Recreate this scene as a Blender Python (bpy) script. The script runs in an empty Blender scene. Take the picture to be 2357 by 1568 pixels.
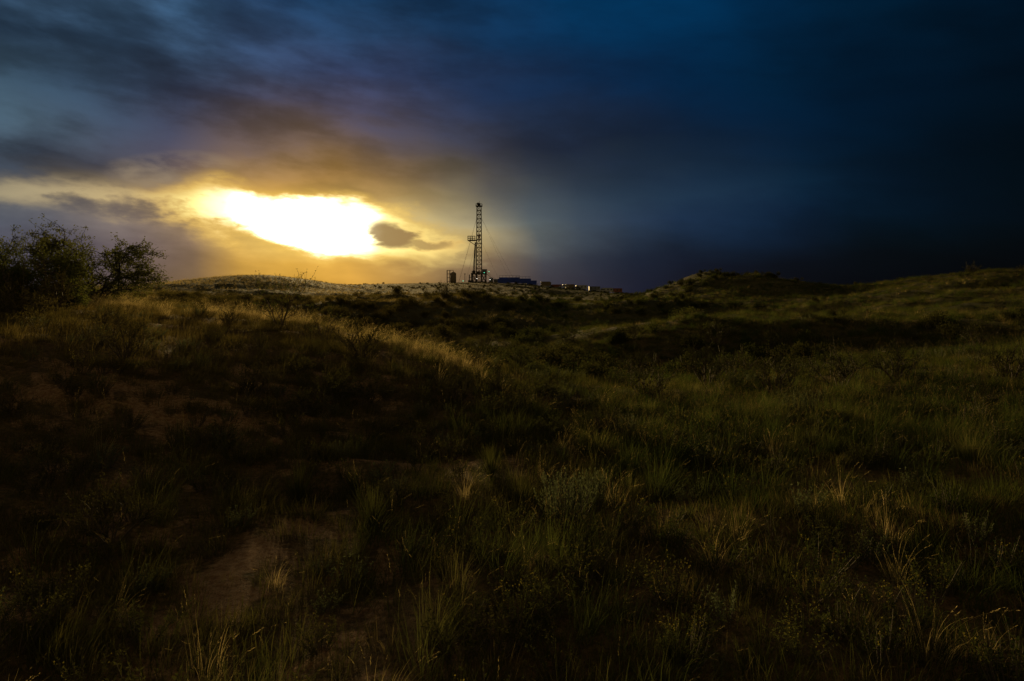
import bpy, math, random
import numpy as np
from mathutils import Vector
random.seed(7); rng=np.random.default_rng(7)
scene=bpy.context.scene
scene.view_settings.view_transform='Standard'; scene.view_settings.look='None'; scene.view_settings.exposure=0
COL=scene.collection
H=2.6
# ------------------------------------------------------------------ terrain
UC=[-1.0,-.69,-.5,-.34,-.18,0,.15,.3,.5,.75,1.0]
TD={3:[.2,.1,0,0,0,0,0,0,0,0,0],
6:[.3,.1,0,0,0,0,0,.05,.1,.15,.2],
10:[.9,.55,.2,.05,0,0,0,.05,.15,.3,.3],
14:[1.6,1.35,1.0,.45,.15,.05,0,.1,.25,.4,.5],
20:[1.9,1.7,1.5,1.1,.8,.2,-.2,-.1,.2,.5,.6],
28:[2.1,1.95,1.7,1.4,.5,-.4,-1.0,-.9,-.3,.2,.3],
36:[2.2,2.0,1.6,.5,-.8,-1.5,-1.7,-1.3,-.4,.2,.3],
50:[2.3,2.1,1.6,-.3,-1.6,-1.8,0,.8,1.0,1.1,1.2],
70:[2.4,2.2,1.6,0,-1.2,-1.2,-1.4,-1.2,.2,2.6,3],
100:[2.4,2.2,1.8,1.0,.4,-.4,-1.2,-.4,2.0,5.2,5.4],
150:[2.5,2.4,2.2,2.0,1.6,1.2,.2,1.2,3.9,5,5],
220:[2.5,2.8,3.0,3.2,2,1.5,.5,1.5,3.5,4,4],
300:[3,4,4.5,4.5,4.8,4.6,2,2.2,3,3,3],
400:[4,5,6,7,8,8.4,2.6,1,1,1,1],
500:[3,5,6,6,6.5,7,2.2,0,0,0,0],
800:[0,0,0,0,0,0,0,-.5,-.5,-.5,-.5],
3500:[-6]*11}
DR=np.array(sorted(TD)); LR=np.log(DR); TAB=np.array([TD[d] for d in sorted(TD)],float)
AC=np.arctan(np.array(UC))
def cr(xk,yk,x):
    m=np.gradient(yk,xk,axis=0)
    i=np.clip(np.searchsorted(xk,x)-1,0,len(xk)-2)
    h=(xk[i+1]-xk[i]); t=np.clip((x-xk[i])/h,0,1)
    if yk.ndim>1: h=h[:,None]; t=t[:,None]
    return ((2*t**3-3*t**2+1)*yk[i]+(t**3-2*t**2+t)*h*m[i]+(-2*t**3+3*t**2)*yk[i+1]+(t**3-t**2)*h*m[i+1])
LF=np.linspace(LR[0],LR[-1],500); AF=np.linspace(AC[0],AC[-1],240)
T2=cr(AC,cr(LR,TAB,LF).T,AF).T
def hash2(ix,iy,s):
    n=(ix*374761393+iy*668265263+s*1442695041)&0x7fffffff
    n=((n^(n>>13))*1274126177)&0x7fffffff
    return ((n^(n>>16))&0xffff)/65535.0
def vn(x,y,s=0):
    ix=np.floor(x).astype(np.int64); iy=np.floor(y).astype(np.int64)
    fx=x-ix; fy=y-iy; fx=fx*fx*(3-2*fx); fy=fy*fy*(3-2*fy)
    a=hash2(ix,iy,s);b=hash2(ix+1,iy,s);c=hash2(ix,iy+1,s);d=hash2(ix+1,iy+1,s)
    return (a*(1-fx)+b*fx)*(1-fy)+(c*(1-fx)+d*fx)*fy
def fbm(x,y,s=0,o=4):
    r=0;a=.5
    for k in range(o):
        r=r+a*vn(x*2**k+17.3*k,y*2**k-9.1*k,s+k); a*=.5
    return r/(1-.5**o)
def sst(x,a,b):
    t=np.clip((x-a)/(b-a),0,1); return t*t*(3-2*t)
def lhill(x,y): return np.exp(-((x+81)/45)**2-((y-200)/60)**2)
def height(x,y):
    x=np.atleast_1d(np.asarray(x,float)); y=np.atleast_1d(np.asarray(y,float))
    r=np.hypot(x,y); az=np.arctan2(x,y)
    a=np.clip(az,AC[0],AC[-1]); d=np.maximum(r*np.cos(a),3.0)
    fi=np.clip((np.log(d)-LF[0])/(LF[-1]-LF[0])*499,0,498.999); fj=np.clip((a-AF[0])/(AF[-1]-AF[0])*239,0,238.999)
    i=fi.astype(int); j=fj.astype(int); p=fi-i; q=fj-j
    z=(T2[i,j]*(1-p)*(1-q)+T2[i+1,j]*p*(1-q)+T2[i,j+1]*(1-p)*q+T2[i+1,j+1]*p*q)
    z=z*(1-sst(np.abs(az),math.radians(60),math.radians(120)))
    def g(cx,cy,sx,sy,A): return A*np.exp(-((x-cx)/sx)**2/2-((y-cy)/sy)**2/2)
    z=z+g(-82,220,17,50,4.4)+g(-96,228,14,30,1.0)+g(-64,214,12,30,1.0)
    z=z+g(44,150,8.5,20,4.3)+g(54,150,9,18,1.6)+g(34,150,7,20,1.3)+g(66,96,6,16,.6)+g(-6,105,14,16,1.9)+g(22,110,8,12,1.8)
    z=z+(fbm(x*.8,y*.8,3)-.5)*.32*sst(r,2,8)
    z=z+(fbm(x*.16,y*.16,11)-.5)*1.7*sst(r,14,60)*(1-.6*sst(r,150,400))*(1-.7*lhill(x,y))
    z=z+(fbm(x*.045,y*.045,23)-.5)*2.6*sst(r,60,160)*(1-.7*sst(r,230,380))*(1-.9*lhill(x,y))
    return z
def hz(x,y): return float(height(x,y)[0])
def bare(x,y):
    x=np.asarray(x,float); y=np.asarray(y,float)
    r=np.hypot(x,y)
    def g(cx,cy,sx,sy,A=1): return A*np.exp(-((x-cx)/sx)**2/2-((y-cy)/sy)**2/2)
    b=g(-9.2,12.2,2.4,.8,.75)+g(-5.3,11.8,1.2,.5,.6)+g(-2.5,7.3,.2,1.1,1.0)+g(-2.0,10.4,1.1,.25,1.0)+g(-2.6,5.2,.16,.8,1.0)+g(-4.8,7.4,.6,.2,.4)
    n=fbm(x*2.6+5,y*2.6,41)
    left=1-sst(x/np.maximum(y,1),-.3,.1)
    b=b+sst(n,.52,.66)*(.14+.40*left)*(1-sst(r,25,60))
    return np.clip(b*(.1+1.6*sst(fbm(x*3.4,y*3.4,51),.3,.65)),0,1)

# ------------------------------------------------------------------ node helpers
def newmat(name):
    m=bpy.data.materials.new(name); m.use_nodes=True
    nt=m.node_tree; nt.nodes.clear()
    return m,nt
class S:
    def __init__(s,nt,sock): s.nt=nt; s.s=sock
    def _m(s,op,*o,clamp=False):
        n=s.nt.nodes.new('ShaderNodeMath'); n.operation=op; n.use_clamp=clamp
        for i,v in enumerate((s,)+o):
            if isinstance(v,S): s.nt.links.new(v.s,n.inputs[i])
            else: n.inputs[i].default_value=v
        return S(s.nt,n.outputs[0])
    def __add__(s,o): return s._m('ADD',o)
    def __sub__(s,o): return s._m('SUBTRACT',o)
    def __mul__(s,o): return s._m('MULTIPLY',o)
    def __truediv__(s,o): return s._m('DIVIDE',o)
    def clamp(s): return s._m('ADD',0.0,clamp=True)
    def ss(s,a,b):
        n=s.nt.nodes.new('ShaderNodeMapRange'); n.interpolation_type='SMOOTHSTEP'
        s.nt.links.new(s.s,n.inputs[0]); n.inputs[1].default_value=a; n.inputs[2].default_value=b
        return S(s.nt,n.outputs[0])
def ramp(nt,fac,stops,interp='LINEAR'):
    n=nt.nodes.new('ShaderNodeValToRGB'); cr_=n.color_ramp; cr_.interpolation=interp
    while len(cr_.elements)>1: cr_.elements.remove(cr_.elements[-1])
    for i,(p,c) in enumerate(stops):
        if i==0: e=cr_.elements[0]; e.position=p
        else: e=cr_.elements.new(p)
        e.color=(c[0],c[1],c[2],1)
    nt.links.new(fac.s,n.inputs[0]); return n.outputs[0]
def mixc(nt,f,a,b,mode='MIX'):
    n=nt.nodes.new('ShaderNodeMix'); n.data_type='RGBA'; n.blend_type=mode; n.clamp_result=False
    for idx,v in ((0,f),(6,a),(7,b)):
        if isinstance(v,S): v=v.s
        if isinstance(v,bpy.types.NodeSocket): nt.links.new(v,n.inputs[idx])
        elif idx==0: n.inputs[0].default_value=v
        else: n.inputs[idx].default_value=(*v[:3],1)
    return n.outputs[2]
def noise(nt,vec,scale,detail=4,rough=.5,dist=0):
    n=nt.nodes.new('ShaderNodeTexNoise'); n.inputs['Scale'].default_value=scale; n.inputs['Detail'].default_value=detail
    n.inputs['Roughness'].default_value=rough; n.inputs['Distortion'].default_value=dist
    if vec is not None: nt.links.new(vec,n.inputs['Vector'])
    return S(nt,n.outputs[0])
def lin(c): 
    return tuple(((v/255)/12.92 if v/255<=.04045 else ((v/255+.055)/1.055)**2.4) for v in c)

# ------------------------------------------------------------------ world sky
SUN_AZ=math.atan(-.29); SUN_EL=math.radians(5.8)
w=bpy.data.worlds.new("World"); scene.world=w; w.use_nodes=True
nt=w.node_tree; nt.nodes.clear()
K=.4345
XS=[0,200,400,600,800,1000,1200,1400,1600,1800,2000,2357]
ROWS={0:[(34,54,74),(62,90,118),(52,84,116),(28,58,92),(20,54,86),(14,48,80),(8,51,88),(0,54,94),(0,46,82),(0,36,66),(0,28,50),(0,17,33)],
100:[(32,48,64),(38,58,80),(58,86,116),(54,78,112),(38,62,94),(20,46,76),(10,42,74),(2,42,76),(0,37,68),(0,30,55),(0,21,40),(0,12,24)],
200:[(62,86,104),(48,66,86),(42,54,78),(50,56,82),(52,60,92),(36,50,80),(20,39,68),(8,34,64),(2,30,58),(0,25,48),(0,19,38),(0,11,22)],
300:[(66,84,96),(58,68,84),(60,60,76),(84,72,74),(76,68,78),(56,58,76),(34,45,66),(20,35,58),(8,30,54),(2,26,50),(0,19,37),(0,10,20)],
380:[(44,50,66),(50,55,68),(84,74,74),(146,114,74),(136,106,68),(82,72,62),(40,44,58),(20,32,50),(12,30,51),(5,27,47),(2,18,34),(0,9,18)],
440:[(80,84,90),(96,92,90),(146,120,86),(206,158,74),(192,144,66),(108,96,74),(66,74,82),(40,57,74),(24,46,68),(9,35,57),(2,21,39),(0,8,18)],
500:[(78,86,100),(104,100,106),(166,140,108),(238,196,108),(248,218,138),(180,163,118),(88,97,99),(42,58,78),(22,43,69),(7,27,49),(0,16,30),(0,7,15)],
560:[(74,74,88),(86,81,92),(130,108,92),(240,194,96),(252,218,126),(220,188,115),(92,98,98),(38,52,70),(15,30,49),(5,18,34),(0,11,21),(0,5,11)],
610:[(68,66,80),(76,69,80),(114,93,76),(220,168,68),(226,172,76),(160,128,82),(68,70,78),(25,36,55),(9,18,35),(3,10,22),(0,6,14),(0,3,8)],
665:[(60,58,70),(66,60,68),(112,90,62),(206,152,54),(198,146,60),(122,96,64),(52,50,60),(19,26,44),(7,13,27),(2,7,17),(0,4,11),(0,2,6)]}
RY=sorted(ROWS)
TT=np.array([[lin(c) for c in ROWS[y]] for y in RY])
def tabcol(X,Y):
    Y=min(max(Y,0),665); X=min(max(X,0),2357)
    i=min(max(int(np.searchsorted(RY,Y))-1,0),len(RY)-2); p=(Y-RY[i])/(RY[i+1]-RY[i])
    j=min(max(int(np.searchsorted(XS,X))-1,0),len(XS)-2); q=(X-XS[j])/(XS[j+1]-XS[j])
    q=q*q*(3-2*q)*.5+q*.5
    return TT[i,j]*(1-p)*(1-q)+TT[i+1,j]*p*(1-q)+TT[i,j+1]*(1-p)*q+TT[i+1,j+1]*p*q
A50=math.radians(50)
def X2s(X): return (math.atan((X*K-512)/683)+A50)/(2*A50)
def XY2v(X,Y):
    az=math.atan((X*K-512)/683); return (293.5-Y*K)/683*math.cos(az)
tc=nt.nodes.new('ShaderNodeTexCoord'); sep=nt.nodes.new('ShaderNodeSeparateXYZ'); nt.links.new(tc.outputs['Generated'],sep.inputs[0])
dx,dy,dz=[S(nt,sep.outputs[i]) for i in range(3)]
az=dx._m('ARCTAN2',dy)
hyp=((dx*dx+dy*dy)._m('SQRT')+.0001)
v=(dz/hyp)._m('MINIMUM',4.0)
def cvec(a,b,c):
    n=nt.nodes.new('ShaderNodeCombineXYZ'); nt.links.new(a.s,n.inputs[0]); nt.links.new(b.s,n.inputs[1]); n.inputs[2].default_value=c; return n.outputs[0]
n1=noise(nt,cvec(az*1.0,v*1.9+az*.3,0),3.4,2,.45)-.5
n2=noise(nt,cvec(az+.9,v*2.6+az*.35,3.3),4.2,5,.5,.1)-.5
n3=noise(nt,cvec(az*1.0,v*2.5+az*.1,7.1),12.0,6,.55,.1)-.5
damp=v.ss(0.0,.12)*.85+.15
azw=az+n1*.16
vw=v+(n1*.07+n2*.11+n3*.02)*damp
s=(azw+A50)/(2*A50)
VL=[0,.02,.04,.06,.085,.11,.14,.17,.21,.26,.31,.37,.44]
cur=None
for k,vl in enumerate(VL):
    st=[]
    for m in range(26):
        sp=m/25; a=sp*2*A50-A50; X=(math.tan(a)*683+512)/K; Y=(293.5-vl/math.cos(a)*683)/K
        st.append((sp,tabcol(X,Y)))
    c=ramp(nt,s,st)
    if cur is None: cur=c
    else:
        f=((vw-VL[k-1])/(vl-VL[k-1])).clamp()
        cur=mixc(nt,f,cur,c)
leftw=az.ss(.25,-.4)
lump=(n3*.7+n2*.9).ss(-.14,.16)-.5
mod=(n2*(leftw*1.3+.6)+lump*(leftw*.30+.08)+n3*(leftw*.35+.10))*(v.ss(.02,.2)*.65+.35)+1.03
mod=mod._m('MAXIMUM',.3)
vm=nt.nodes.new('ShaderNodeVectorMath'); vm.operation='SCALE'; nt.links.new(cur,vm.inputs[0]); nt.links.new(mod.s,vm.inputs['Scale'])
cur=vm.outputs[0]
def curve(pts,src):
    st=[(X2s(x),(XY2v(x,y)/.3,)*3) for x,y in pts]
    n=nt.nodes.new('ShaderNodeRGBToBW'); nt.links.new(ramp(nt,src,st),n.inputs[0]); return S(nt,n.outputs[0])*.3
azg=az+n3*.05; sg=(azg+A50)/(2*A50); vg=v+n3*.060+n2*.014
topc=curve([(-200,394),(0,398),(100,402),(200,412),(300,422),(400,420),(480,408),(560,420),(600,440),(700,448),(800,454),(850,460),(900,472),(950,488),(1000,510),(1060,536),(1150,560),(1250,588)],sg)
botc=curve([(-200,452),(0,458),(150,464),(250,482),(350,492),(430,512),(500,534),(560,548),(620,568),(680,582),(760,592),(850,600),(1000,605),(1150,606),(1250,604)],sg)
g1=(topc-vg).ss(-.018,.040); g2=(vg-botc).ss(-.020,.036)
L=lambda c,k=1:tuple(x*k for x in lin(c))
gcol=ramp(nt,sg,[(X2s(-200),L((180,168,135))),(X2s(0),L((232,214,160))),(X2s(120),L((246,230,178))),(X2s(260),L((240,216,150))),(X2s(380),L((254,226,140))),(X2s(450),L((255,236,150),1.25)),(X2s(520),L((255,244,190),1.9)),(X2s(650),L((255,248,205),12)),(X2s(800),L((255,246,200),6)),(X2s(880),L((255,240,160),1.6)),(X2s(960),L((255,228,135),1.2)),(X2s(1050),L((250,214,125),1.05)),(X2s(1150),L((165,150,108))),(X2s(1250),L((90,105,112)))])
warm=ramp(nt,sg,[(X2s(0),L((158,145,116))),(X2s(300),L((188,162,115))),(X2s(450),L((230,186,95))),(X2s(650),L((252,204,92))),(X2s(880),L((247,202,100))),(X2s(1050),L((190,164,105))),(X2s(1200),L((90,100,105)))])
streak=((n2*2.2+n3*5.0)+.98).clamp()
core=(az.ss(math.atan(-.52),math.atan(-.36)))*(az.ss(math.atan(-.05),math.atan(-.15)))
gm=g1*g2*(streak+core*.9).clamp()*az.ss(math.atan(.03),math.atan(-.05))
cur=mixc(nt,gm.ss(0,.5)*.9,cur,warm)
cur=mixc(nt,gm.ss(.2,1.0)._m('POWER',1.4),cur,gcol)
def blob(X,Y,rx,ry,slope=0):
    a0=math.atan((X*K-512)/683); v0=XY2v(X,Y)
    aa=(az+n3*.10-a0); vv=(v+n3*.036-v0)+aa*slope
    aa=aa/(rx*K/683*math.cos(a0)); vv=vv/(ry*K/683*math.cos(a0))
    return (aa*aa+vv*vv)
b1=blob(900,540,86,29,.08).ss(1.35,.35)
b2=blob(970,556,82,14,.12).ss(1.5,.3)
bm=b1._m('MAXIMUM',b2*.85)
cur=mixc(nt,bm*.93,cur,mixc(nt,bm.ss(.3,1),L((220,176,98)),L((144,112,72))))
b3=blob(400,385,130,34,-.15).ss(1.6,.1)
cur=mixc(nt,b3*(n3*3+.45).clamp()*.5,cur,L((180,158,122)))
cur=mixc(nt,v.ss(.5,1.6),cur,L((80,76,64)))
back=az._m('ABSOLUTE').ss(math.radians(60),math.radians(120))
cur=mixc(nt,back,cur,L((104,92,64)))
cur=mixc(nt,v.ss(-.01,-.04),cur,L((10,10,12)))
sky=nt.nodes.new('ShaderNodeTexSky'); sky.sky_type='NISHITA'; sky.sun_disc=False; sky.sun_elevation=SUN_EL; sky.sun_rotation=SUN_AZ
bg1=nt.nodes.new('ShaderNodeBackground'); bg1.inputs[1].default_value=.0004; nt.links.new(sky.outputs[0],bg1.inputs[0])
bg2=nt.nodes.new('ShaderNodeBackground'); bg2.inputs[1].default_value=1.0; nt.links.new(cur,bg2.inputs[0])
ad=nt.nodes.new('ShaderNodeAddShader'); nt.links.new(bg1.outputs[0],ad.inputs[0]); nt.links.new(bg2.outputs[0],ad.inputs[1])
ow=nt.nodes.new('ShaderNodeOutputWorld'); nt.links.new(ad.outputs[0],ow.inputs[0])
w.cycles.sampling_method='MANUAL'; w.cycles.sample_map_resolution=512
# sun lamp
sl=bpy.data.lights.new("sun","SUN"); sl.energy=5.0; sl.angle=math.radians(4.0); sl.color=(1,.69,.28)
so=bpy.data.objects.new("sun",sl); COL.objects.link(so)
dirv=Vector((math.sin(SUN_AZ)*math.cos(SUN_EL),math.cos(SUN_AZ)*math.cos(SUN_EL),math.sin(SUN_EL)))
so.rotation_euler=dirv.to_track_quat('Z','Y').to_euler()

# ------------------------------------------------------------------ materials
def simple(name,c,rough=.6,metal=0,var=.25,scale=3,emit=None,es=0):
    m,nt=newmat(name); b=nt.nodes.new('ShaderNodeBsdfPrincipled'); o=nt.nodes.new('ShaderNodeOutputMaterial')
    tcn=nt.nodes.new('ShaderNodeTexCoord'); n=noise(nt,tcn.outputs['Object'],scale,5,.6)
    col=mixc(nt,n.ss(.35,.7),tuple(x*(1-var) for x in c),tuple(min(1,x*(1+var)) for x in c))
    nt.links.new(col,b.inputs['Base Color']); b.inputs['Roughness'].default_value=rough; b.inputs['Metallic'].default_value=metal
    if emit: b.inputs['Emission Color'].default_value=(*emit,1); b.inputs['Emission Strength'].default_value=es
    nt.links.new(b.outputs[0],o.inputs[0]); return m
def foliage(name,ca,cb,cc=None,trans=.5,nscale=.25,sunwarm=0.):
    m,nt=newmat(name); o=nt.nodes.new('ShaderNodeOutputMaterial')
    oi=nt.nodes.new('ShaderNodeObjectInfo'); ge=nt.nodes.new('ShaderNodeNewGeometry')
    n=noise(nt,ge.outputs['Position'],nscale,2,.5)
    f=(n*1.6-.3+S(nt,oi.outputs['Random'])*.6-.3).clamp()
    col=mixc(nt,f,ca,cb)
    if cc:
        n2_=S(nt,oi.outputs['Random'])
        col=mixc(nt,n2_.ss(.7,1.0)*.7,col,cc)
    if sunwarm:   # amount of warm sun glow painted into leaf colour towards the left
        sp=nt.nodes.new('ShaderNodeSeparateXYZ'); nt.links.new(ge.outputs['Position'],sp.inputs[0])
        col=mixc(nt,(S(nt,sp.outputs[0])+n*8.0).ss(9,-9)*sunwarm,col,(.17,.115,.035))
    d=nt.nodes.new('ShaderNodeBsdfDiffuse'); t=nt.nodes.new('ShaderNodeBsdfTranslucent'); g=nt.nodes.new('ShaderNodeMixShader')
    nt.links.new(col,d.inputs[0]); nt.links.new(col,t.inputs[0]); g.inputs[0].default_value=trans
    nt.links.new(d.outputs[0],g.inputs[1]); nt.links.new(t.outputs[0],g.inputs[2]); nt.links.new(g.outputs[0],o.inputs[0]); return m
M_grass=foliage('grass_green',(.036,.050,.010),(.088,.088,.020),(.13,.105,.04),sunwarm=.6)
M_tall=foliage('grass_tall',(.038,.066,.013),(.10,.112,.028),(.17,.15,.05),trans=.5,sunwarm=.5)
M_straw=foliage('grass_straw',(.14,.11,.04),(.20,.15,.06),trans=.5)
M_dry=foliage('grass_dry',(.24,.19,.07),(.50,.38,.16),trans=.6,nscale=1.2)  # straw made paler so its colour carries the low sun glow
M_herb=foliage('herb_leaf',(.030,.044,.011),(.065,.070,.018),trans=.4,sunwarm=.35)
M_sage=foliage('sage_leaf',(.08,.10,.045),(.12,.13,.055),trans=.4)
M_flower=foliage('yellow_flower_head',(.20,.16,.025),(.15,.13,.025),trans=.4)
M_leaf=foliage('mesquite_leaf',(.055,.075,.016),(.11,.11,.024),trans=.45)
M_dark=foliage('shrub_leaf',(.026,.032,.009),(.052,.050,.015),trans=.3,sunwarm=.2)
M_bark=simple('bark',(.05,.038,.028),.9)
M_twig=simple('twig',(.09,.065,.045),.9)

M_soil,nt=newmat('sandy_ground')
b=nt.nodes.new('ShaderNodeBsdfPrincipled'); b.inputs['Roughness'].default_value=.95; b.inputs['Specular IOR Level'].default_value=.05
o=nt.nodes.new('ShaderNodeOutputMaterial'); ge=nt.nodes.new('ShaderNodeNewGeometry'); P=ge.outputs['Position']
at=nt.nodes.new('ShaderNodeAttribute'); at.attribute_name='bare'; ba=S(nt,at.outputs['Fac'])
na=noise(nt,P,1.3,5,.6); nb=noise(nt,P,14,4,.65); nc=noise(nt,P,.06,4,.6); nd=noise(nt,P,60,2,.6)
sand=mixc(nt,nb.ss(.35,.65),(.20,.10,.042),(.34,.21,.11))
sand=mixc(nt,nd.ss(.54,.66)*.8,sand,(.08,.05,.03))
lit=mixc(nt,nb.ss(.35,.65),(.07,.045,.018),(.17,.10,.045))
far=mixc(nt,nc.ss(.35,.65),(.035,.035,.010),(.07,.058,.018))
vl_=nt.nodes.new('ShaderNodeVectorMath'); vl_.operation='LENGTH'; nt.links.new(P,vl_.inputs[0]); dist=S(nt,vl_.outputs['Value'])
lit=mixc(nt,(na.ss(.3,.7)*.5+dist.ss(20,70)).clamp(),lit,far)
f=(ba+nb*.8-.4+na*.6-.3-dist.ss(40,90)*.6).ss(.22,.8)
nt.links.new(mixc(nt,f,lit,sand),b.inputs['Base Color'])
bp=nt.nodes.new('ShaderNodeBump'); bp.inputs['Strength'].default_value=1.0; bp.inputs['Distance'].default_value=.1
nt.links.new((nb*.7+nd*.25+na*.8).s,bp.inputs['Height']); nt.links.new(bp.outputs[0],b.inputs['Normal']); nt.links.new(b.outputs[0],o.inputs[0])

# ------------------------------------------------------------------ ground mesh
azs=np.concatenate([np.radians(np.linspace(-50,50,521)),np.radians(np.linspace(50,310,80))[1:-1]])
rs=np.exp(np.linspace(math.log(.8),math.log(3500),330))
RR,AA=np.meshgrid(rs,azs,indexing='ij')
X=(RR*np.sin(AA)).ravel(); Y=(RR*np.cos(AA)).ravel(); Z=height(X,Y)
nr,na_=len(rs),len(azs)
I,J=np.meshgrid(np.arange(nr-1),np.arange(na_),indexing='ij'); J2=(J+1)%na_
F=np.stack([I*na_+J,(I+1)*na_+J,(I+1)*na_+J2,I*na_+J2],-1).reshape(-1,4)
verts=np.stack([X,Y,Z],-1)
verts=np.vstack([verts,[[0,0,hz(0,0)]]])
faces=F[:, ::-1].tolist()+[[len(verts)-1,j,(j+1)%na_][::-1] for j in range(na_)]
me=bpy.data.meshes.new('ground'); me.from_pydata(verts.tolist(),[],faces); me.update()
if me.polygons[1000].normal.z<0: me.flip_normals()
me.polygons.foreach_set('use_smooth',[True]*len(me.polygons))
a_=me.attributes.new('bare','FLOAT','POINT'); a_.data.foreach_set('value',np.append(bare(X,Y),0).astype(np.float32))
me.materials.append(M_soil)
gr=bpy.data.objects.new('ground',me); COL.objects.link(gr); gr["kind"]="structure"; gr["label"]="rolling sandy dunes with reddish soil and grass litter"; gr["category"]="ground"

# ------------------------------------------------------------------ mesh builder
class MB:
    def __init__(s): s.v=[]; s.f=[]; s.m=[]
    def add(s,vs,fs,mi=0):
        k=len(s.v); s.v+= [tuple(p) for p in vs]; s.f+=[tuple(i+k for i in f) for f in fs]; s.m+=[mi]*len(fs)
    def box(s,c,sz,mi=0,rz=0):
        cx,cy,cz=c; a,b_,h=[q/2 for q in sz]; co,si=math.cos(rz),math.sin(rz); vs=[]
        for z in(-h,h):
            for x,y in((-a,-b_),(a,-b_),(a,b_),(-a,b_)): vs.append((cx+x*co-y*si,cy+x*si+y*co,cz+z))
        s.add(vs,[(0,3,2,1),(4,5,6,7),(0,1,5,4),(1,2,6,5),(2,3,7,6),(3,0,4,7)],mi)
    def tube(s,pts,rad,n=5,mi=0):
        pts=[Vector(p) for p in pts]; k=len(pts); rings=[]
        for i,p in enumerate(pts):
            d=(pts[min(i+1,k-1)]-pts[max(i-1,0)]).normalized()
            up=Vector((0,0,1)) if abs(d.z)<.9 else Vector((1,0,0))
            a=d.cross(up).normalized(); b_=d.cross(a); r=rad[i] if hasattr(rad,'__len__') else rad
            rings+= [p+(a*math.cos(2*math.pi*j/n)+b_*math.sin(2*math.pi*j/n))*r for j in range(n)]
        fs=[]
        for i in range(k-1):
            for j in range(n): fs.append((i*n+j,i*n+(j+1)%n,(i+1)*n+(j+1)%n,(i+1)*n+j))
        fs.append(tuple(range(n))[::-1]); fs.append(tuple((k-1)*n+j for j in range(n)))
        s.add(rings,fs,mi)
    def beam(s,p,q,r,mi=0,n=4): s.tube([p,q],r,n,mi)
    def leaf(s,p,d,nrm,l,w_,mi=0):
        a=d.cross(nrm); a=a.normalized() if a.length>1e-4 else Vector((1,0,0))
        s.add([p,p+d*l*.5+a*w_*.5,p+d*l,p+d*l*.5-a*w_*.5],[(0,1,2,3)],mi)
    def blade(s,p,az_,l,w_,lean,bend,seg=4,mi=0,wind=0.):
        d=Vector((math.cos(az_),math.sin(az_),0)); side=Vector((-d.y,d.x,0)); vs=[]; q=Vector(p); th=lean
        for i in range(seg+1):
            t=i/seg; ww=w_*(1-t**1.5)*.5+.0004
            vs+=[q+side*ww,q-side*ww]
            st=Vector((d.x*math.sin(th)+wind*t,d.y*math.sin(th),math.cos(th))).normalized()
            q=q+st*(l/seg); th+=bend/seg
        s.add(vs,[(2*i,2*i+1,2*i+3,2*i+2) for i in range(seg)],mi); return q,st
    def mesh(s,name,mats,smooth=False):
        me=bpy.data.meshes.new(name); me.from_pydata(s.v,[],s.f); me.update()
        for m in mats: me.materials.append(m)
        me.polygons.foreach_set('material_index',s.m)
        if smooth: me.polygons.foreach_set('use_smooth',[True]*len(s.f))
        return me
def obj(name,me,parent=None,loc=None,link=True):
    o=bpy.data.objects.new(name,me)
    if link: COL.objects.link(o)
    if parent: o.parent=parent
    if loc: o.location=loc
    return o
R=random.random; U=random.uniform
def rv(): 
    while True:
        p=Vector((U(-1,1),U(-1,1),U(-1,1)))
        if .05<p.length<1: return p.normalized()

def tuft(nb,rad,l0,l1,w_,wind,seed,mi=0):
    random.seed(seed); m=MB()
    for i in range(nb):
        a=U(0,6.283); r=rad*math.sqrt(R()); l=U(l0,l1)
        m.blade((r*math.cos(a),r*math.sin(a),-.02),a+U(-.6,.6),l,w_*U(.7,1.3),U(.05,.5),U(.3,1.5),4,mi,wind)
    return m
def plume(m,n,rad,l0,l1,wind,w_=.0035,ps=.022,mi=1):
    for i in range(n):
        a=U(0,6.283); r=rad*R(); l=U(l0,l1)
        q,d=m.blade((r*math.cos(a),r*math.sin(a),0),a,l,w_*1.2,U(.02,.3),U(.4,1.2),5,0,wind)
        for k in range(8):
            t=k/8; p=q-d*(l*.2*t); m.leaf(p,(d+rv()*.3).normalized(),rv(),ps*U(.7,1.3),ps*.22,mi)
def protos(name,lst):
    c=bpy.data.collections.new(name)
    for me in lst:
        o=bpy.data.objects.new(me.name,me); c.objects.link(o)
    return c
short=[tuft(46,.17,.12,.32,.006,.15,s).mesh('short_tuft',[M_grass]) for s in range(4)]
short.append(tuft(34,.16,.10,.26,.006,.1,9).mesh('short_tuft',[M_straw]))
tall=[]
for s_ in range(6):
    m=tuft(78,.22,.28,.62,.006,.5,20+s_)
    if s_<4: plume(m,6+s_,.16,.5,.8,.6)
    tall.append(m.mesh('tall_tuft',[M_tall,M_straw]))
sunwarm=[]
for s_ in range(3):
    m=tuft(44,.18,.2,.5,.006,.5,30+s_); plume(m,10,.14,.4,.7,.6,mi=0); sunwarm.append(m.mesh('dry_tuft',[M_dry]))
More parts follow.
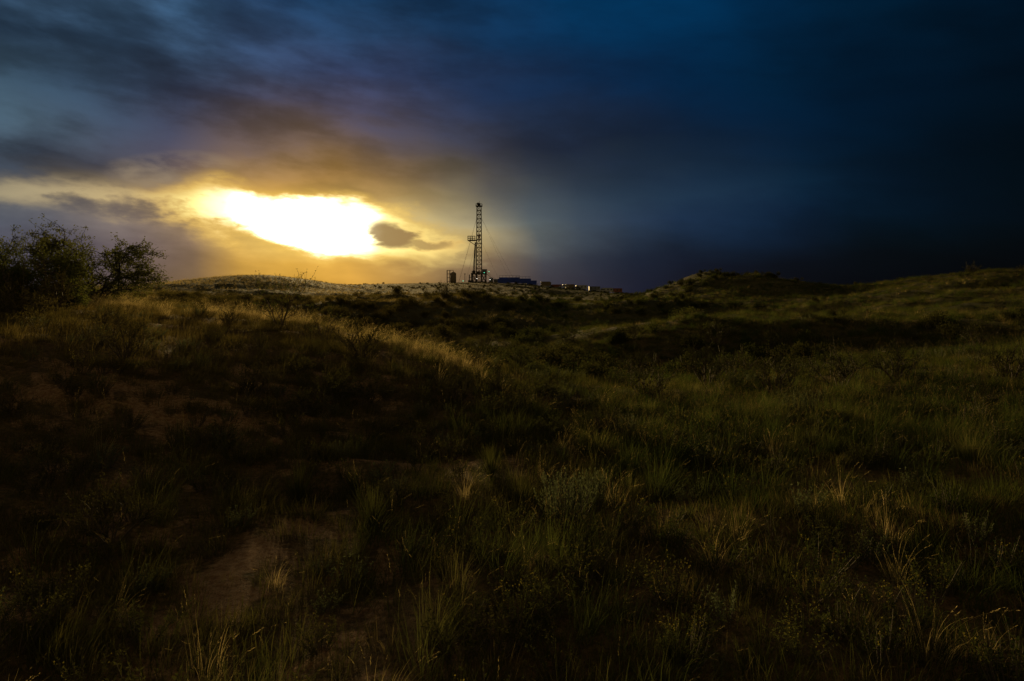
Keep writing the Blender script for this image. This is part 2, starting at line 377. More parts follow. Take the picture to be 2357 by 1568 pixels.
def herb(seed,h,n,ls,lw,spread,mats,flower=0,per=16):
    random.seed(seed); m=MB()
    for i in range(n):
        a=U(0,6.283); lean=U(.05,spread); l=h*U(.6,1.1); p=Vector((.05*math.cos(a),.05*math.sin(a),0)); pts=[p]; th=lean
        for k in range(5):
            p=p+Vector((math.sin(th)*math.cos(a)+.05,math.sin(th)*math.sin(a),math.cos(th)))*l/5; th*=U(.7,1.15); a+=U(-.2,.2); pts.append(p)
        m.tube(pts,[.005*(1-.7*k/5) for k in range(6)],3,1)
        for k in range(per):
            t=U(.25,1)*5; j=min(int(t),4); q=pts[j].lerp(pts[j+1],t-j); d=(rv()+Vector((0,0,.6))).normalized()
            m.leaf(q,d,rv(),ls*U(.6,1.2),lw*U(.7,1.2),0)
        if flower and R()<flower:
            for k in range(10): 
                q=pts[-1]+Vector((U(-.05,.05),U(-.05,.05),U(-.09,.04))); m.leaf(q,rv(),rv(),.015,.012,2)
    return m.mesh('herb',mats)
herbs=[herb(40,.34,18,.035,.009,.8,[M_herb,M_twig,M_flower],0,34),herb(41,.4,20,.03,.008,.7,[M_herb,M_twig,M_flower],.3,34),
       herb(42,.3,16,.03,.010,.9,[M_sage,M_twig,M_flower],0,30),herb(43,.38,14,.035,.011,.9,[M_dark,M_twig,M_flower],0,34)]
def scrubclump(seed,h,r,n,ls,mats):
    random.seed(seed); m=MB()
    cs=[(Vector((U(-r,r)*.7,U(-r,r)*.7,h*U(.25,.7))),r*U(.35,.6)) for _ in range(6)]
    for i in range(n):
        c,q=random.choice(cs); p=c+rv()*q*R()**.4; p.z=max(p.z*.9,.0)
        m.leaf(p,(rv()+Vector((0,0,.7))).normalized(),rv(),ls*U(.6,1.4),ls*.4,0)
    for i in range(14):
        c,q=random.choice(cs); m.tube([(0,0,-.05),tuple(c*.5+rv()*.05),tuple(c+rv()*q*.8)],[.02,.012,.004],3,1)
    return m.mesh('scrub_clump',mats)
scr=[scrubclump(60,.8,.8,900,.11,[M_dark,M_twig]),scrubclump(61,.6,.9,900,.10,[M_herb,M_twig]),scrubclump(62,1.0,.8,1000,.12,[M_dark,M_twig]),scrubclump(63,.5,.7,800,.10,[M_herb,M_twig])]
C_short=protos('short_protos',short); C_tall=protos('tall_protos',tall); C_herb=protos('herb_protos',herbs); C_scr=protos('scrub_protos',scr); C_dry=protos('dry_protos',sunwarm)
def scatter(name,coll,pts,scl,label,cat):
    pts=np.array(pts); n=len(pts); z=height(pts[:,0],pts[:,1])-.01
    me=bpy.data.meshes.new(name); me.vertices.add(n); me.vertices.foreach_set('co',np.stack([pts[:,0],pts[:,1],z],-1).astype(np.float32).ravel())
    a=me.attributes.new('scl','FLOAT','POINT'); a.data.foreach_set('value',np.array(scl,np.float32))
    rot=np.stack([rng.normal(0,.08,n),rng.normal(0,.08,n),rng.uniform(-.7,.7,n)],-1)
    a=me.attributes.new('rot','FLOAT_VECTOR','POINT'); a.data.foreach_set('vector',rot.astype(np.float32).ravel())
    o=bpy.data.objects.new(name,me); COL.objects.link(o); o["kind"]="stuff"; o["label"]=label; o["category"]=cat
    ng=bpy.data.node_groups.new(name,'GeometryNodeTree'); ng.interface.new_socket('Geometry',in_out='INPUT',socket_type='NodeSocketGeometry'); ng.interface.new_socket('Geometry',in_out='OUTPUT',socket_type='NodeSocketGeometry')
    gi=ng.nodes.new('NodeGroupInput'); go=ng.nodes.new('NodeGroupOutput'); ip=ng.nodes.new('GeometryNodeInstanceOnPoints'); ci=ng.nodes.new('GeometryNodeCollectionInfo')
    ci.inputs['Collection'].default_value=coll; ci.inputs['Separate Children'].default_value=True; ci.inputs['Reset Children'].default_value=True
    ip.inputs['Pick Instance'].default_value=True
    ra=ng.nodes.new('GeometryNodeInputNamedAttribute'); ra.data_type='FLOAT_VECTOR'; ra.inputs[0].default_value='rot'
    sa=ng.nodes.new('GeometryNodeInputNamedAttribute'); sa.data_type='FLOAT'; sa.inputs[0].default_value='scl'
    L_=ng.links.new; L_(gi.outputs[0],ip.inputs['Points']); L_(ci.outputs[0],ip.inputs['Instance']); L_(ra.outputs[0],ip.inputs['Rotation']); L_(sa.outputs[0],ip.inputs['Scale']); L_(ip.outputs[0],go.inputs[0])
    md=o.modifiers.new('scatter','NODES'); md.node_group=ng
    return o
def sample(r0,r1,dens,prob=None,aw=44,bw=.8):
    A=math.radians(aw); n=int(dens*A*(r1*r1-r0*r0)); r=np.sqrt(rng.uniform(r0*r0,r1*r1,n)); a=rng.uniform(-A,A,n)
    x=r*np.sin(a); y=r*np.cos(a); b=bare(x,y)*bw
    p=(1-b)**1.4
    if prob is not None: p=p*prob(x,y)
    k=rng.random(n)<p; return np.stack([x[k],y[k]],-1)
def un(n,a,b): return rng.uniform(a,b,n)
pt=[];sc=[]
clump=lambda s,f,lo,hi:(lambda x,y:sst(fbm(x*f,y*f,s),lo,hi))
def addp(P_,a,b): pt.append(P_); sc.append(un(len(P_),a,b))
def crestband(x,y,wd):
    u=x/np.maximum(y,1); yc=np.interp(u,[-.75,-.5,-.34,-.18,0.0],[33,30,27,22.0,19.3])+(fbm(x*.35,x*0+3,151)-.5)*2.5
    return np.exp(-((y-yc)/wd)**2)*(1-sst(u,-.13,-.02))
addp(sample(2.0,16,38,lambda x,y:.4+.6*sst(fbm(x*.7,y*.7,71),.4,.6)),.45,1.15)
addp(sample(16,50,8),.9,1.5); addp(sample(50,150,1.8),1.2,2.0)
addp(sample(150,480,.30),1.0,1.6)
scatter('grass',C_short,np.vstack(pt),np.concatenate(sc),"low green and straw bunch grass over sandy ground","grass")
pt=[];sc=[]
def rightw(x,y): u=x/np.maximum(y,1); return .14+.86*sst(u,-.25,.3)
addp(sample(2.2,16,11,lambda x,y:sst(fbm(x*.45,y*.45,81),.40,.60)*rightw(x,y)),.5,.95)
addp(sample(16,60,3.6,lambda x,y:np.clip(sst(fbm(x*.2,y*.2,82),.43,.6)*(.25+.75*rightw(x,y)),0,1)),.65,1.05); addp(sample(60,160,.5,clump(83,.06,.42,.6)),.9,1.4)
scatter('tall_grass',C_tall,np.vstack(pt),np.concatenate(sc),"tall wind-bent green grass with thin seed plumes","grass")
pt=[];sc=[]  # pale tufts on crest and left slopes stand in for golden sun haze
addp(sample(16,50,14,lambda x,y:crestband(x,y,1.3)*sst(fbm(x*.45,y*.45,131),.36,.56)+.22*crestband(x,y,4)*sst(fbm(x*.9,y*.9,132),.45,.6)),.6,1.1)
hill=lambda x,y:(np.exp(-((x+75)/50)**2-((y-180)/65)**2))*sst(fbm(x*.06,y*.06,133),.25,.5)
addp(sample(90,300,.5,hill),.9,1.5)
addp(sample(26,130,.9,lambda x,y:sst(fbm(x*.1,y*.1,134),.5,.64)*(.10+.9*(1-sst(x/y,-.2,.12)))),.7,1.1)
addp(sample(3,16,1.2,lambda x,y:sst(fbm(x*.8,y*.8,135),.55,.68)),.4,.8)
scatter('dry_grass',C_dry,np.vstack(pt),np.concatenate(sc),"pale seeding straw grass on crests, sun glow put into its colour","grass")
pt=[];sc=[]
nc_=lambda x,y:1-np.clip(crestband(x,y,4.0)*1.3,0,1)
addp(sample(2.2,18,6,lambda x,y:.3+.7*sst(fbm(x*.6,y*.6,91),.42,.6),bw=.5),.45,1.2); addp(sample(18,50,1.6,lambda x,y:nc_(x,y)*sst(fbm(x*.3,y*.3,92),.42,.6)),.9,1.5)
scatter('wild_herbs',C_herb,np.vstack(pt),np.concatenate(sc),"leafy weeds and small herbs among grass","weeds")
pt=[];sc=[]
nh=lambda x,y:1-np.clip(lhill(x,y)*1.5,0,1)
addp(sample(20,34,.08,lambda x,y:nc_(x,y)*sst(fbm(x*.12,y*.12,95),.46,.6)),.7,1.0)
addp(sample(27,46,.45,lambda x,y:sst(x/y,-.12,.0)*(1-sst(x/y,.5,.7))*sst(fbm(x*.15,y*.15,96),.36,.52)),.7,1.4)
addp(sample(48,200,.10,lambda x,y:nh(x,y)*sst(fbm(x*.05,y*.05,96),.42,.56)),.7,1.5); addp(sample(200,470,.016,lambda x,y:nh(x,y)*sst(fbm(x*.02,y*.02,97),.38,.56)),.8,1.4)
scatter('scrub',C_scr,np.vstack(pt),np.concatenate(sc),"dark low scrub bushes scattered over the dunes","scrub")

# ------------------------------------------------------------------ shrubs (individuals)
def shrubmesh(seed,h,w_,nst,lv,nleaf,ls,lw,mats,name):
    random.seed(seed); m=MB()
    def br(p,d,l,r,k):
        pts=[p]; 
        for i in range(3):
            d=(d+rv()*.22+Vector((0,0,.05))).normalized(); p=p+d*l/3; pts.append(p)
        m.tube(pts,[r,r*.8,r*.65,r*.5],3 if k else 4,1)
        if k<lv:
            for j in range(3 if k else 4):
                t=random.choice([1,2,3,3]); br(pts[t],(d+rv()*.75).normalized(),l*U(.5,.75),r*.5,k+1)
        if k>=lv-1:
            for j in range(nleaf):
                t=U(.2,3); a=min(int(t),2); q=pts[a].lerp(pts[a+1],t-a)
                m.leaf(q,(rv()+Vector((0,0,.3))).normalized(),rv(),ls*U(.6,1.3),lw*U(.7,1.3),0)
    for i in range(nst):
        a=i*6.283/nst+U(-.4,.4); l=U(.15,.95)
        br(Vector((0.03*math.cos(a),.03*math.sin(a),-.03)),Vector((math.cos(a)*l*w_/h,math.sin(a)*l*w_/h,1)).normalized(),h*U(.4,.55),.012*h+.004,0)
    return m.mesh(name,mats)
def yucca(seed):
    random.seed(seed); m=MB()
    for i in range(110):
        a=U(0,6.283); th=U(.05,1.25); m.blade((.03*math.cos(a),.03*math.sin(a),.02),a,U(.35,.5),.010,th,U(0,.3),3,0,0)
    return m.mesh('yucca_plant',[M_herb])
def sage(seed):
    random.seed(seed); m=MB()
    for i in range(60):
        a=U(0,6.283); lean=U(.02,.85); l=U(.45,.7); p=Vector((.08*math.cos(a),.08*math.sin(a),0)); pts=[p]; th=lean*1.2
        for k in range(6): 
            p=p+Vector((math.sin(th)*math.cos(a)+.04,math.sin(th)*math.sin(a),math.cos(th)))*l/6; th*=.82; pts.append(p)
        m.tube(pts,[.006-.0007*k for k in range(7)],3,1)
        for k in range(46):
            t=U(1.8,6); j=min(int(t),5); q=pts[j].lerp(pts[j+1],t-j); d=(pts[j+1]-pts[j]).normalized()
            m.leaf(q,(d+rv()*.55).normalized(),rv(),.035,.010,0)
    return m.mesh('sagebrush',[M_sage,M_twig])
SH={'shrub':[shrubmesh(101,.9,.9,10,2,18,.03,.013,[M_dark,M_twig],'shrub'),shrubmesh(102,.75,1.0,10,2,20,.032,.012,[M_herb,M_twig],'shrub'),shrubmesh(103,1.1,.9,9,2,18,.034,.014,[M_dark,M_twig],'shrub')],
 'sapling':[shrubmesh(105,2.0,2.2,5,3,4,.06,.02,[M_leaf,M_twig],'mesquite_shrub')],
 'yucca_plant':[yucca(110),yucca(111)],'sagebrush':[sage(112),sage(113)],
 'flowering_weed':[herb(120,.5,28,.035,.010,.8,[M_herb,M_twig,M_flower],.5,34),herb(121,.42,24,.032,.009,.9,[M_herb,M_twig,M_flower],.4,34)]}
LAB={'shrub':("dense dark-leaved shrub growing in dune grass","shrub","shrubs on the dunes"),'sapling':("sparse open mesquite shrub with thin bare forked branches","shrub","mesquite shrubs"),
'yucca_plant':("spiky narrow-leaved yucca growing from sandy soil","plant","yuccas"),'sagebrush':("upright pale green sagebrush with feathery stems","plant","sagebrush plants"),
'flowering_weed':("leafy weed with small yellow flower heads","plant","flowering weeds")}
cnt={}
def plant(kind,x,y,s=1.,rz=None):
    nm='mesquite_shrub' if kind=='sapling' else kind
    ml=SH[kind]; o=obj(nm,ml[cnt.get(kind,0)%len(ml)]); cnt[kind]=cnt.get(kind,0)+1
    o.location=(x,y,hz(x,y)-.02); o.scale=(s,s,s*U(.9,1.1)); o.rotation_euler=(0,0,U(-3,3) if rz is None else rz)
    l,c,g=LAB[kind]; o["label"]=l; o["category"]=c; o["group"]=g
random.seed(5)
plant('sapling',-8.0,23.5,1.0,.4); plant('sapling',-6.0,22,.6,2)
for x,y in [(-2.75,8.8),(-2.1,9.1),(-1.5,7.4),(3.9,11),(-.3,9.6)]: plant('yucca_plant',x,y,U(.8,1.1))
for x,y,s_ in [(.6,7.8,1.0),(1.0,8.2,.7),(-2.6,10.3,.5),(2.0,12,.8),(5.5,13,.9)]: plant('sagebrush',x,y,s_)
for x,y,s_ in [(-4.0,6.8,.85),(-4.0,13.3,1.0),(-5.2,13.9,.8),(-3.0,14.2,.9),(2.6,10.2,.7),(6.2,16,1.1),(8.2,17,1.3),(.7,12.2,.8),(-1.2,15,.8),(2.1,33,1.8),(3.8,35,2.0),(5.6,31,1.6),(9.5,36,1.8),(.5,40,1.9),(12,40,1.8),(14.5,38,1.7),(-2.5,48,2.2),(16.7,70,1.8),(27,84,2.0),(61,92,2.0),(64,95,1.8),(58,95,1.3),(39,120,1.8),(-15,19,1.2),(-13.8,17.5,1.0),(-14.6,20.5,1.6),(-16,21.5,1.8),(-14.2,19.6,1.4),(-13.2,18.6,1.0),(-15.4,22.8,1.8),(-12.5,15.5,.6),(-6.4,9.4,.5),(-7.6,10.4,.45),(-5.6,8.2,.5)]: plant('shrub',x,y,s_)
for x,y,s_ in [(.1,5.3,.9),(.6,6.0,1.0),(1.3,5.6,.9),(1.9,6.2,1.0),(1.2,4.7,.8),(2.4,5.5,.9),(2.0,4.7,.8),(.3,4.6,.7),(-.6,6.2,.6),(3.1,6.8,.9),(2.9,5.0,.8),(-1.4,5.0,.7)]: plant('flowering_weed',x,y,s_)
for i in range(80):
    d=12*math.exp(U(0,2.2)); u=U(-.65,.8); s_=U(.4,1.1)*(1+d/90)
    if bare(u*d,d)>.5 or crestband(np.array([u*d]),np.array([float(d)]),4.5)[0]>.3: continue
    plant('shrub',u*d,d,s_)

# ------------------------------------------------------------------ trees
def tree(name,x,y,topz,ww,lean,seed,label,dens=1.,ls=.11,drop=.0):
    g0=hz(x,y)-.05; hh=topz-g0
    random.seed(seed); e=bpy.data.objects.new(name,None); COL.objects.link(e); e.location=(x,y,g0); e["label"]=label; e["category"]="tree"
    t=MB(); c=MB()
    def br(p,d,l,r,k):
        pts=[p]; n=4
        for i in range(n):
            d=(d+rv()*.28+Vector((0,0,.04 if k<2 else -.03-drop))).normalized(); p=p+d*l/n; pts.append(p)
        t.tube(pts,[r*(1-.45*i/n) for i in range(n+1)],6 if k<2 else 3,0)
        if k<4:
            for j in range([4,4,4,3][k]):
                q=random.choice([1,2,3,4,4]); out=Vector((pts[q].x,pts[q].y,0)); out=out.normalized()*.35 if out.length>.1 else Vector((0,0,0))
                nd=(d*.7+rv()*.9+out); nd.z=nd.z*.7+.12; br(pts[q],nd.normalized(),l*U(.6,.82),r*.55,k+1)
        if k>=3:
            for j in range(int((14 if k==4 else 7)*dens)):
                tt=U(0,n-.01); a=int(tt); q=pts[a].lerp(pts[a+1],tt-a)+rv()*.12
                c.leaf(q,(rv()+Vector((0,0,-.1))).normalized(),rv(),ls*U(.6,1.3),ls*.38,0)
    for k in range(5):
        a=seed+k*1.26; d=Vector((lean+math.cos(a)*.75,math.sin(a)*.6,1)).normalized()
        br(Vector((.08*math.cos(a),.08*math.sin(a),0)),d,hh*.42,.045*hh*.5,0)
    vs=np.array(c.v); lo,hi=np.percentile(vs,1,axis=0),np.percentile(vs,99,axis=0)
    sx=ww/(hi[0]-lo[0]); sz=hh/hi[2]; ox=-(lo[0]+hi[0])/2*sx
    for M_ in (t,c): M_.v=[(a*sx+ox,b_*sx,q*sz) for a,b_,q in M_.v]
    obj('trunk',t.mesh('trunk',[M_bark],True),e); obj('crown',c.mesh('crown',[M_leaf]),e)
tree('mesquite_tree',-24.3,40,6.15,6.5,0,21,"spreading open-crowned mesquite tree on a grassy bank",dens=.85,drop=.05,ls=.13)
tree('mesquite_tree',-22.3,28.2,5.4,3.8,0,8,"tall dark mesquite tree beside dense leafy bush",dens=.8,ls=.10)
tree('mesquite_tree',-18.4,26,4.6,3.8,0,12,"dense bushy green mesquite with low crown",dens=1.0,ls=.09)
tree('mesquite_tree',-19.0,24,3.6,4.0,0,14,"low bushy mesquite merging into its neighbours",dens=1.0,ls=.09)

# ------------------------------------------------------------------ drilling rig
M_steel=simple('rig_steel',(.07,.06,.05),.6,.2); M_paint=simple('rig_brown_steel',(.10,.075,.05),.6); M_dk=simple('dark_steel',(.035,.035,.04),.6,.1)
M_blue=simple('blue_painted_steel',(.015,.05,.40),.55); M_white=simple('white_painted_metal',(.35,.35,.35),.5); M_rust=simple('rust_red_steel',(.2,.06,.035),.7)
M_tan=simple('tan_painted_metal',(.16,.12,.07),.7); M_glass=simple('dark_glass',(.02,.025,.03),.1); M_rub=simple('tyre_rubber',(.02,.02,.02),.8); M_grey=simple('grey_painted_metal',(.12,.13,.15),.6)
M_lw=simple('lamp_white',(.8,.8,.8),.5,emit=(1,.95,.8),es=2.5); M_lg=simple('lamp_green',(.1,.6,.3),.5,emit=(.15,1,.55),es=1.6)
RX,RY_=-19.3,400.; rz0=hz(RX,RY_)-.2
rig=bpy.data.objects.new('drilling_rig',None); COL.objects.link(rig); rig.location=(RX,RY_,rz0); rig["label"]="tall lattice-mast oil drilling rig on a dune crest"; rig["category"]="drilling rig"
FL=5.0; TOP=44.5
m=MB()
m.box((0,0,FL),(9,10,.5),0)
for x in(-4,-1.5,1.5,4):
    for y in(-4.5,4.5): m.beam((x,y,-.5),(x,y,FL),.25)
for y in(-4.5,4.5):
    for a,b_ in((-4,-1.5),(1.5,4)): m.beam((a,y,0),(b_,y,FL),.14); m.beam((b_,y,0),(a,y,FL),.14)
    m.beam((-4.5,y,.3),(4.5,y,.3),.3)
for y in(-4.9,4.9):
    m.beam((-4.4,y,FL+1.3),(4.4,y,FL+1.3),.06)
    for x in range(-4,5,2): m.beam((x,y,FL),(x,y,FL+1.3),.05)
obj('substructure',m.mesh('substructure',[M_steel]),rig)
m=MB()
def W(z): return 1.6-.4*(z-FL)/(TOP-FL)
leg=[(-1,-1),(1,-1),(1,1),(-1,1)]
for sx,sy in leg: m.beam((sx*W(FL),sy*W(FL),0),(sx*W(TOP),sy*W(TOP),TOP),.23)
zs=np.linspace(1,TOP,19)
for i,z in enumerate(zs):
    for k in range(4):
        a=leg[k]; c=leg[(k+1)%4]
        m.beam((a[0]*W(z),a[1]*W(z),z),(c[0]*W(z),c[1]*W(z),z),.14)
        if i<len(zs)-1:
            z2=zs[i+1]; p,q=(a,c) if i%2 else (c,a)
            m.beam((p[0]*W(z),p[1]*W(z),z),(q[0]*W(z2),q[1]*W(z2),z2),.11)
obj('mast',m.mesh('mast',[M_paint]),rig)
m=MB(); m.box((0,0,TOP+.2),(3.8,3.8,.4)); m.box((0,0,TOP+1.1),(1.5,2.4,1.4)); m.tube([(-.5,-1.2,TOP+1.4),(-.5,1.2,TOP+1.4)],.8,12)
for x in(-1.8,0,1.8):
    for y in(-1.8,1.8): m.beam((x,y,TOP+.3),(x,y,TOP+1.5),.08)
for y in(-1.8,1.8): m.beam((-1.8,y,TOP+1.5),(1.8,y,TOP+1.5),.08)
m.beam((.3,0,TOP+2),(.3,0,TOP+3.2),.08)
obj('crown_block',m.mesh('crown_block',[M_dk]),rig)
m=MB(); zb=24.5
m.box((-4.0,0,zb),(5.2,3.6,.35))
for x in(-6.5,-5.2,-3.9,-2.4):
    for y in(-1.8,1.8): m.beam((x,y,zb),(x,y,zb+2.6),.11)
for y in(-1.8,1.8):
    for z in(1.3,2.6): m.beam((-6.5,y,zb+z),(-2.2,y,zb+z),.1)
for z in(1.3,2.6): m.beam((-6.5,-1.8,zb+z),(-6.5,1.8,zb+z),.1)
m.beam((-6.2,-1.5,zb),(-1.7,-1.5,zb-3),.13); m.beam((-6.2,1.5,zb),(-1.7,1.5,zb-3),.13)
for y in(-1.2,-.6,0,.6,1.2): m.beam((-5.6,y,zb+.4),(-2,y,zb+.4),.08)
obj('racking_platform',m.mesh('racking_platform',[M_steel]),rig)
m=MB()
for i in range(4):
    for j in range(3): m.beam((-2.2-.4*i-.25,-.7+.7*j,FL),(-1.9-.16*i,-.6+.6*j,zb-1),.09)
obj('drill_pipe',m.mesh('drill_pipe',[M_dk]),rig)
m=MB(); m.box((0,0,27),(1.1,.9,2.4)); m.box((0,0,25.0),(.7,.7,1.4)); 
for x in(-.35,.35): m.beam((x,0,28),(x,0,TOP),.05)
m.beam((0,0,24.5),(0,0,FL),.12); obj('travelling_block',m.mesh('travelling_block',[M_rust]),rig)
m=MB(); m.box((3.2,1,FL+1.4),(2.6,3.6,2.3)); m.box((3.2,1,FL+2.65),(2.9,3.9,.2),0)
obj('doghouse',m.mesh('doghouse',[M_grey]),rig)
m=MB(); m.box((-3.2,2,FL+1.0),(1.8,2.2,1.4)); m.tube([(-3.2,.6,FL+1.2),(-3.2,3.4,FL+1.2)],.9,12); m.box((-.5,2,FL+.8),(2,1.4,1.3)); obj('drawworks',m.mesh('drawworks',[M_dk]),rig)
m=MB()
for i in range(17):
    p=(4.6+i*.38,-3,FL-.1-i*.3); m.box(p,(.36,1.3,.07))
for y in(-3.6,-2.4): m.beam((4.5,y,FL),(10.9,y,-.1),.12); m.beam((4.5,y,FL+1.1),(10.9,y,1.),.05)
obj('stairs',m.mesh('stairs',[M_steel]),rig)
m=MB(); m.tube([(7,3,-.5),(7,3,2.8)],1.2,14); m.box((10.5,3,1.0),(4.0,2.6,2.0)); obj('generator_housing',m.mesh('generator_housing',[M_grey]),rig)
for (gx,gy,zt) in [(-11,-14,38),(-13,14,38),(19,-16,38),(22,14,38),(-7.5,-9,24),(13,-10,24)]:
    m=MB(); a=Vector((math.copysign(W(zt),gx),math.copysign(W(zt),gy),zt)); b_=Vector((gx,gy,hz(RX+gx,RY_+gy)-rz0)); mid=(a+b_)/2+Vector((0,0,-.5))
    m.tube([a,a.lerp(mid,.5),mid,mid.lerp(b_,.5),b_],.035,4); obj('guy_wire',m.mesh('guy_wire',[M_dk]),rig)
for (lx,ly,lz,mt) in [(6.6,-5.2,1.6,M_lw),(3.2,-5.2,FL+.6,M_lg),(-1,-5.2,2.2,M_lw),(6.0,-5,FL+1.2,M_lg),(-9,-5,.8,M_lg),(15,0,1.2,M_lw)]:
    m=MB(); m.box((lx,ly,lz),(.36,.2,.3)); m.beam((lx,ly+.2,lz+.2),(lx,ly+.2,lz-1.5),.05,1); obj('lamp',m.mesh('lamp',[mt,M_dk]),rig)

def empt(name,x,y,label,cat,rz=0,group=None):
    e=bpy.data.objects.new(name,None); COL.objects.link(e); e.location=(x,y,hz(x,y)); e.rotation_euler=(0,0,rz); e["label"]=label; e["category"]=cat
    if group: e["group"]=group
    return e
e=empt('separator_tank',-35.2,398,"upright cylindrical separator tank in a steel ladder frame","tank")
m=MB(); m.tube([(1,0,0),(1,0,.6),(1,0,5.6),(1,0,6.3)],[1.4,1.7,1.7,.8],16); m.beam((1,0,6.3),(1,0,7.2),.2); obj('tank_shell',m.mesh('tank_shell',[M_tan],True),e)
m=MB()
for x in(-2.6,-1.0):
    m.beam((x,-1,-1),(x,-1,7.4),.16); m.beam((x,1,-1),(x,1,7.4),.16)
for z in(.8,3,5.2,7.3): m.beam((-2.6,-1,z),(-1,-1,z),.12); m.beam((-2.6,1,z),(-1,1,z),.12); m.beam((-2.6,-1,z),(-2.6,1,z),.12)
m.beam((-2.6,-1,7.3),(1,-1,7.3),.12); obj('ladder_frame',m.mesh('ladder_frame',[M_steel]),e)
e=empt('steel_pole',-27.4,397,"short steel pole with box head on sand","pole")
m=MB(); m.beam((0,0,-1),(0,0,4.8),.14); m.box((0,0,4.9),(.9,.5,.4)); obj('pole_shaft',m.mesh('pole_shaft',[M_dk]),e)
e=empt('pump_unit',-23.8,394,"compact skid-mounted pump unit with vertical pipes","pump")
m=MB(); m.box((0,0,.6),(3.0,2,1.4)); m.tube([(-.8,0,1.2),(-.8,0,4.6)],.28,8); m.tube([(.4,0,1.2),(.4,0,5.6)],.2,8); m.box((-.1,0,3),(2.0,.3,.3)); obj('pump_body',m.mesh('pump_body',[M_dk]),e)

def container(x,y,l,h,mat,label,rz,dz=0,group="steel tanks and containers at the drill site",name='steel_container',rail=False):
    e=empt(name,x,y,label,"container",rz,group); e.location.z+=dz
    m=MB(); n=int(l/.5); w_=2.6
    m.box((0,0,h/2),(l-.1,w_-.12,h-.1))
    for i in range(n):
        xx=-l/2+(i+.5)*l/n
        for sy in(-1,1): m.box((xx,sy*(w_/2-.03),h/2),(l/n*.5,.07,h-.35))
    obj('container_wall',m.mesh('container_wall',[mat]),e)
    m=MB()
    for sx in(-1,1):
        for sy in(-1,1): m.box((sx*l/2,sy*w_/2,h/2),(.22,.22,h+.06))
    for z in(.1,h): 
        for sy in(-1,1): m.box((0,sy*w_/2,z),(l-.22,.18,.2))
        for sx in(-1,1): m.box((sx*l/2,0,z),(.18,w_-.22,.2))
    obj('frame',m.mesh('frame',[mat]),e)
    if rail:
        m=MB()
        for i in range(int(l/2)+1): m.beam((-l/2+i*2,-w_/2,h),(-l/2+i*2,-w_/2,h+1.2),.06)
        m.beam((-l/2,-w_/2,h+1.2),(l/2,-w_/2,h+1.2),.06); obj('railing',m.mesh('railing',[M_dk]),e)
    for sx in(-.25,.25):
        m=MB(); m.box((l/2+.06,sx*w_*.9,h/2),(.06,w_*.42,h-.5)); obj('door',m.mesh('door',[mat]),e)
container(-4.6,396,7,2.5,M_blue,"bright blue steel container with corrugated sides",.02,-.2)
container(-1.5,402,12,3.0,M_blue,"long blue mud tank with top railing",.0,.3,name='mud_tank',rail=True)
container(6.5,400,9,2.6,M_blue,"dark blue mud tank beside the rig",-.03,.3,name='mud_tank',rail=True)
container(11.5,398,5.5,2.3,M_blue,"short blue steel container on the pad",0,.0)
container(19.5,398,5,2.4,M_tan,"tan site container standing alone on the slope",0,.3)
container(21,404,4,2.2,M_grey,"grey site container behind a tan one",0,.4)
container(26,399,5.5,1.4,M_rust,"low rust-red open skid container",0,.2)
container(34,402,5,2.5,M_tan,"tan site container beside parked trucks",.1,.4)
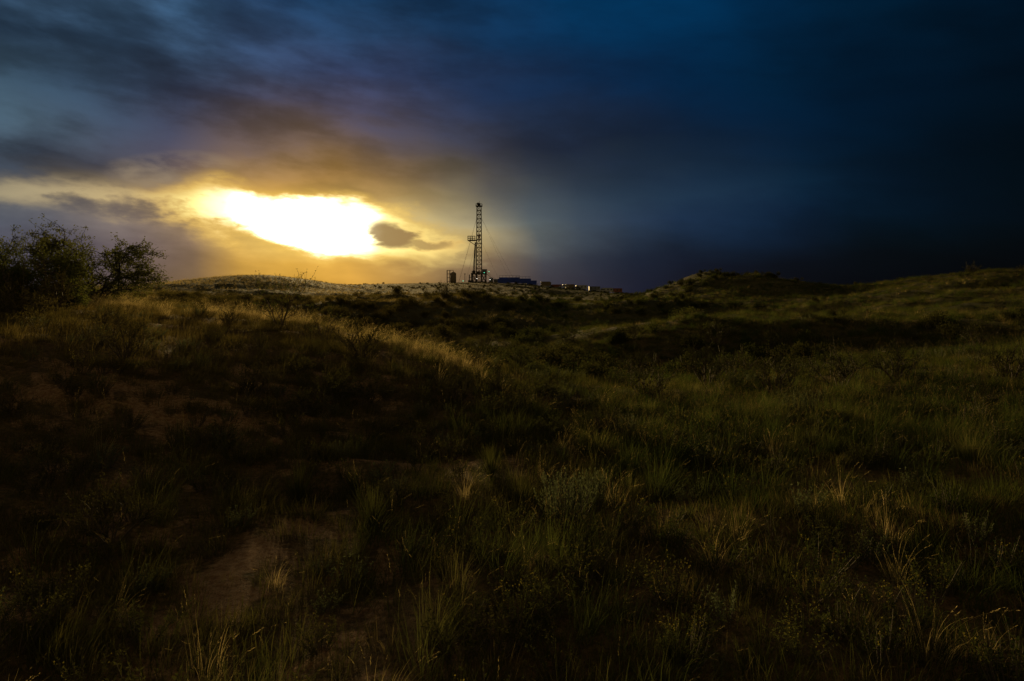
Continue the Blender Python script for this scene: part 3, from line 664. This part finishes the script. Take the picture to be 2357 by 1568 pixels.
for i,(x,y,mt,lb) in enumerate([(41,404,M_white,"long white office trailer on the pad"),(49,406,M_grey,"grey office trailer with windows"),(56,402,M_white,"white crew trailer at the pad edge"),(62,406,M_rust,"rust-red storage trailer at the pad edge")]):
    e=empt('site_trailer',x,y,lb,"trailer",.05*i,"site trailers"); e.location.z+=.4
    l=6.5; m=MB(); m.box((0,0,1.7),(l,2.4,2.1)); m.box((0,0,2.8),(l+.2,2.6,.12)); m.box((0,0,.55),(l,.9,.2)); m.beam((l/2,0,.55),(l/2+1.2,0,.5),.1); obj('trailer_body',m.mesh('trailer_body',[mt]),e)
    for k in(-2,0.2,2.2):
        m=MB(); m.box((k,-1.215,1.9),(.9,.05,.7)); obj('window',m.mesh('window',[M_glass]),e)
    for k in(-.6,.5):
        for sy in(-1.1,1.1):
            m=MB(); m.tube([(k,sy-.12,.4),(k,sy+.12,.4)],.4,14); obj('wheel',m.mesh('wheel',[M_rub]),e)
def pickup(x,y,mt,lb,rz):
    e=empt('pickup_truck',x,y,lb,"truck",rz,"pickup trucks parked on the pad"); e.location.z+=.35
    m=MB(); prof=[(-2.8,.5),(2.8,.5),(2.8,1.05),(1.7,1.15),(1.1,1.85),(-.6,1.85),(-.8,1.15),(-2.8,1.15)]
    n=len(prof); vs=[(a,-.95,b_) for a,b_ in prof]+[(a,.95,b_) for a,b_ in prof]
    m.add(vs,[tuple(range(n)),tuple(range(n,2*n))[::-1]]+[(i,i+n,(i+1)%n+n,(i+1)%n) for i in range(n)]); obj('truck_body',m.mesh('truck_body',[mt]),e)
    for sy in(-.96,.96):
        m=MB(); m.add([(-.5,sy,1.2),(1.5,sy,1.2),(1.05,sy,1.75),(-.5,sy,1.75)],[(0,1,2,3)]); obj('window',m.mesh('window',[M_glass]),e)
        for k in(-1.8,1.8):
            w_=MB(); w_.tube([(k,sy-.12,.4),(k,sy+.12,.4)],.4,14); obj('wheel',w_.mesh('wheel',[M_rub]),e)
pickup(30.0,396,M_white,"white pickup truck parked by containers",.1); pickup(37.5,397,M_dk,"dark pickup truck parked by trailers",-.2); pickup(52,397,M_white,"white pickup truck near crew trailer",.05)

# ------------------------------------------------------------------ camera
cam=bpy.data.cameras.new('camera'); co=bpy.data.objects.new('camera',cam); COL.objects.link(co)
co.location=(0,0,H); co.rotation_euler=(math.radians(90),0,0)
cam.sensor_width=36; cam.lens=683/1024*36; cam.shift_y=-(340.5-293.5)/1024
cam.clip_start=.05; cam.clip_end=9000
scene.camera=co
